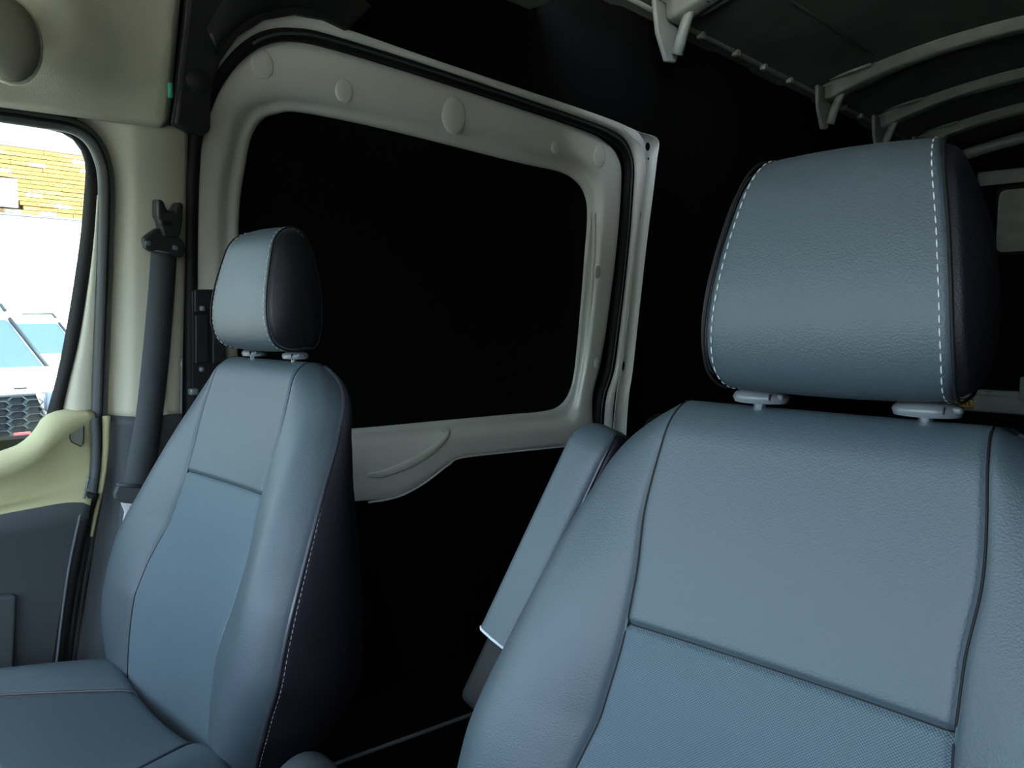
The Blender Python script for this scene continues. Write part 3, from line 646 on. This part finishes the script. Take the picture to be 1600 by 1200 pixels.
# raised armrest on the inboard side of the driver seat
def armrest():
    T = Vector((-.622, .80, .985)); B = Vector((-.725, .645, .60)); ax = (B-T); Lh = ax.length; ax.normalize()
    sx = Vector((1, 0, 0)); sx = (sx-ax*sx.dot(ax)).normalized(); nf = sx.cross(ax).normalized()
    if nf.y > 0: nf = -nf
    w_, dep = .036, .095
    def sec(t, par):
        e = max(0, 1-t/.10); rr_ = math.sqrt(max(0, 1-e*e)); return rr_
    def ringpt(t, q):
        cx, cy = math.cos(q), math.sin(q); ex = abs(cx)**.45*(1 if cx > 0 else -1); ey = abs(cy)**.45*(1 if cy > 0 else -1)
        r_ = sec(t, 0); c = T+ax*(t*Lh)-nf*(dep*.5)
        return c + sx*(ex*w_*(.35+.65*r_)) + nf*(ey*dep*.5*(.12+.88*r_))
    a = grid('armrest', [[ringpt(t, 2*math.pi*j/48) for j in range(48)] for t in [0, .002, .006, .012, .02, .03, .045, .06, .08, .1]+[.15+.05*i for i in range(13)]], LEATHER, drv, closed=True)
    seam = [ringpt(t, math.radians(34))+nf*.0005+sx*.0005 for t in [.012, .03, .06, .1, .2, .35, .5, .65, .75]]
    tube('armrest_seam', catmull(seam, 4), .0022, PIPE, a, n=6)
    side = [[ringpt(t, math.radians(q))+sx*.0025 for q in (32, 15, 0, -15, -32, -60)] for t in [.012, .03, .06, .1, .2, .35, .5, .65, .75]]
    sp_ = grid('armrest_side_panel', side, LEATHER_SHADED, a, thick=.002); tag(sp_, 'side panel with shade put into its colour')
    tube('armrest_hem', [ringpt(.745, math.radians(q)) for q in (175, 160, 140, 115, 90, 65, 45, 20)], .002, THREAD, a, n=6)
    box('armrest_bracket', T+ax*(.86*Lh)-nf*.05, (.05, .07, Lh*.24), RUBBER, drv, bev=.012, rot=(sx, -nf, -ax))
armrest()
# dark hump of the belt anchor seen just behind the driver seat shoulder
bt = box('belt_anchor_tower', (-.70, 1.10, .60), (.07, .09, .72), BLACK, drv, bev=.033, seg=4)

# ---------------------------------------------------------------- outside (metres; ground 0.68 m below the van floor)
G = -.68
ASPH = mat('sunlit_concrete', (.42, .41, .38), .9, noise=2, var=.08)
gr = mesh('ground', [(-70, -40, G), (6, -40, G), (6, 60, G), (-70, 60, G)], [(0, 1, 2, 3)], ASPH, raw=True, smooth=False); tag(gr, 'sunlit pale concrete of the car lot', 'ground', kind='structure')
CARW = mat('white_car_paint', (.8, .8, .8), .3, coat=.5); CGL = mat('car_glass', (.045, .08, .13), .3, spec=.12); CBK = mat('car_black_plastic', (.004, .006, .010), .6, spec=.15)
CGRY = mat('car_grey_plastic', (.018, .028, .038), .5, spec=.25); LAMP = mat('headlight_lens', (.09, .12, .2), .2); LMPW = mat('lamp_bright_strip', (.7, .75, .75), .2); RED = mat('red_badge', (.35, .03, .04), .4)
WALLW = mat('white_building_wall', (.75, .75, .72), .8)
def tilemat():
    m = mat('sand_roof_tile', (.3, .2, .07), .85); n = m.node_tree; b = n.nodes['Principled BSDF']
    oi = n.nodes.new('ShaderNodeObjectInfo'); cr_ = n.nodes.new('ShaderNodeValToRGB'); e = cr_.color_ramp.elements
    e[0].position = 0; e[0].color = (.24, .155, .045, 1); e[1].position = 1; e[1].color = (.33, .26, .16, 1)
    for p_, c_ in ((.3, (.27, .18, .055, 1)), (.55, (.29, .19, .07, 1)), (.7, (.40, .38, .33, 1)), (.85, (.30, .165, .08, 1))): x = e.new(p_); x.color = c_
    cr_.color_ramp.interpolation = 'CONSTANT'; n.links.new(oi.outputs['Random'], cr_.inputs[0]); n.links.new(cr_.outputs[0], b.inputs['Base Color']); return m
TILE = tilemat()
def building():
    bx = -30.; b = empty('building', (bx, 9, G), raw=True); tag(b, 'building with sand coloured roof tiles above a white wall, seen through the passenger window', 'building')
    ORG[b.name] = b.location.copy()
    box('wall', (bx-3, 9, G+2.55), (6, 34, 5.1), WALLW, b, bev=0, raw=True)
    box('roof_backing', (bx-3.12, 9, 5.6), (6, 34, 2.28), mat('dark_joint', (.10, .07, .03), .9), b, bev=0, raw=True)  # dark brown backing shows as joints between the tiles
    box('gutter', (bx+.08, 9, G+5.14), (.2, 34, .06), mat('grey_gutter', (.16, .17, .19), .6), b, bev=0, raw=True)
    box('sign_board', (bx+.2, 5.5, 5.19), (.1, 3.5, .82), WALLW, b, bev=0, raw=True)
    box('sign_shade', (bx+.15, 5.5, 4.72), (.2, 3.5, .10), mat('grey_board', (.2, .2, .22), .7), b, bev=0, raw=True)
    h_ = .145; n = 0; proto = None
    for r_ in range(15):
        z = 4.50+h_*(r_+.5); off = random.random()*.5
        for c_ in range(20):
            y = 5.4+off+c_*.52
            if y > 10.2 or (y < 7.2 and 4.7 < z < 5.6) or n >= 290: continue
            if proto is None: o = box('roof_tile', (bx+.02, y, z), (.12, .512, h_-.02), TILE, b, bev=0, raw=True); proto = o; p0 = (y, z)
            else:
                o = proto.copy(); COL.objects.link(o); o.location = (random.uniform(-.02, .02), y-p0[0], z-p0[1])
            n += 1
building()
def car(name, X, Y, w_, label, G=-.68):
    """front faces +x; X = front plane, Y = lateral centre"""
    c = empty(name, (X-2.4, Y, G), raw=True); tag(c, label, 'car')
    def hexa(nm, z0, z1, x0, x1, wa, wb, m, xa=None, xb=None, bev=.05):
        # box tapering: bottom z0 spans x0..x1 half width wa, top z1 spans xa..xb half width wb
        xa = x0 if xa is None else xa; xb = x1 if xb is None else xb
        bm = bmesh.new(); vs = [bm.verts.new(v) for v in ((x0, Y-wa, z0), (x1, Y-wa, z0), (x1, Y+wa, z0), (x0, Y+wa, z0), (xa, Y-wb, z1), (xb, Y-wb, z1), (xb, Y+wb, z1), (xa, Y+wb, z1))]
        for f in ((3, 2, 1, 0), (4, 5, 6, 7), (0, 1, 5, 4), (1, 2, 6, 5), (2, 3, 7, 6), (3, 0, 4, 7)): bm.faces.new([vs[i] for i in f])
        if bev: bmesh.ops.bevel(bm, geom=bm.edges[:], offset=bev, segments=3, profile=.5, affect='EDGES')
        bm.verts.index_update(); V = [v.co.copy() for v in bm.verts]; F_ = [[v.index for v in f.verts] for f in bm.faces]; bm.free()
        return mesh(nm, V, F_, m, c, bool(bev), raw=True)
    h = w_/2
    hexa('body', G+.3, G+1.02, X-4.7, X, h, h-.03, CARW, X-4.7, X-.03, bev=.09)
    hexa('hood', G+1.0, G+1.17, X-1.5, X-.02, h-.04, h-.12, CARW, X-1.5, X-.22, bev=.06)
    hexa('cabin', G+1.0, G+1.68, X-4.6, X-1.15, h-.06, h-.30, CARW, X-4.3, X-1.95, bev=.06)
    a, b_ = Vector((X-1.20, 0, G+1.12)), Vector((X-1.90, 0, G+1.62)); nrm = Vector((.5, 0, .7)).normalized()*.025
    mesh('windshield', [(a.x+nrm.x, Y-h+.2, a.z+nrm.z), (a.x+nrm.x, Y+h-.2, a.z+nrm.z), (b_.x+nrm.x, Y+h-.36, b_.z+nrm.z), (b_.x+nrm.x, Y-h+.36, b_.z+nrm.z)], [(0, 1, 2, 3)], CGL, c, False, raw=True)
    for sd in (-1, 1):
        tube_raw('pillar', [(a.x+.03, Y+sd*(h-.17), a.z+.02), (b_.x+.03, Y+sd*(h-.33), b_.z+.03)], .022, CGRY, c)
        tube_raw('roof_rail', [(X-2.0, Y+sd*(h-.34), G+1.74), (X-2.2, Y+sd*(h-.33), G+1.80), (X-4.0, Y+sd*(h-.33), G+1.80)], .02, CGRY, c)
        # head lamp
        hl = box('headlight', (X-.0, Y+sd*(h-.27), G+.93), (.10, .52, .19), LAMP, c, bev=.02, raw=True)
        box('lamp_strip', (X+.052, Y+sd*(h-.22), G+1.0), (.012, .34, .03), LMPW, hl, bev=.004, raw=True)
        for k_ in (0, 1): box('lamp_element', (X+.052, Y+sd*(h-.14-.05*k_), G+.93), (.01, .018, .07), LMPW, hl, bev=0, raw=True)
        for xw in (X-.95, X-3.8):
            V = []; 
            for s_ in (0, .24):
                V += [(xw+math.cos(q*.314)*.4, Y+sd*(h-.26+s_), -.28+math.sin(q*.314)*.4) for q in range(20)]
            mesh('wheel', V, [tuple(range(20)), tuple(range(39, 19, -1))]+[(i, (i+1) % 20, (i+1) % 20+20, i+20) for i in range(20)], CBK, c, False, raw=True)
        m_ = box('mirror', (X-1.45, Y+sd*(h+.08), G+1.12), (.12, .2, .15), CARW, c, bev=.03, raw=True)
    # grille: dark recess with hexagonal mesh
    gz0, gz1 = G+.50, G+1.0
    gp = [(X+.045, Y-h+.61, gz1), (X+.045, Y+h-.61, gz1), (X+.045, Y+h-.54, G+.80), (X+.045, Y+h-.72, gz0), (X+.045, Y-h+.72, gz0), (X+.045, Y-h+.54, G+.80)]
    gg = mesh('grille', [Vector(p) for p in gp]+[Vector(p)+Vector((-.06, 0, 0)) for p in gp], [(0, 1, 2, 3, 4, 5)]+[(i, i+6, (i+1) % 6+6, (i+1) % 6) for i in range(6)], CBK, c, False, raw=True)
    tube_raw('grille_frame', gp+[gp[0]], .012, CGRY, gg)
    V = []; F_ = []
    for r_ in range(8):
        for q_ in range(-5, 6):
            cy = Y+q_*.125; cz = gz0+.03+r_*.062+(.031 if q_ % 2 else 0)
            if cz > gz1-.02 or abs(cy-Y) > h-.61-.3*max(0, (G+.76-cz)/.26): continue
            k = len(V)
            for rr2, xo in ((1.04, .05), (.80, .062)):
                V += [Vector((X+xo, cy+a_*rr2, cz+b2*rr2)) for a_, b2 in ((.075, 0), (.045, .030), (-.045, .030), (-.075, 0), (-.045, -.030), (.045, -.030))]
            F_ += [(k+i, k+(i+1) % 6, k+6+(i+1) % 6, k+6+i) for i in range(6)]
    o = mesh('grille_mesh', V, F_, CGRY, gg, False, raw=True); o['kind'] = 'stuff'
    bd = box('red_badge', (X+.068, Y+h-.73, gz0+.15), (.012, .13, .075), RED, gg, bev=.004, raw=True)
    box('hood_badge', (X-.04, Y+.30, G+1.055), (.02, .10, .018), CGRY, c, bev=.004, raw=True)
    box('bumper', (X+.02, Y, G+.36), (.12, w_-.16, .2), CBK, c, bev=.04, raw=True)
    return c
def tube_raw(name, P, r, m, parent):
    Q = [Vector((p[0]/S, p[1]/S, (p[2]-1.07)/S+1.12)) for p in P]; return tube(name, Q, r/S, m, parent, n=8)
car('car', -7.6, 1.5, 2.0, 'white car facing the van with dark honeycomb grille, just outside the passenger window', G=-.60)
car('car', -12.5, 3.35, 1.95, 'white car parked further back, partly behind the nearer white car')
def shrub():
    V = []; F_ = []
    for i in range(500):
        p = Vector((random.gauss(0, .3), random.gauss(0, .9), abs(random.gauss(0, .35)))); a = random.random()*6.28; d = Vector((math.cos(a), math.sin(a), random.uniform(-.5, .5)))*.09; e = d.cross(Vector((0, 0, 1))).normalized()*.04
        k = len(V); c = Vector((-19, 6.2, G+.1))+p; V += [c-d, c+e, c+d, c-e]; F_.append((k, k+1, k+2, k+3))
    o = mesh('shrub', V, F_, mat('dusky_foliage', (.03, .035, .05), .8), raw=True, smooth=False); tag(o, 'low dark shrub beyond the parked cars', 'shrub')
shrub()
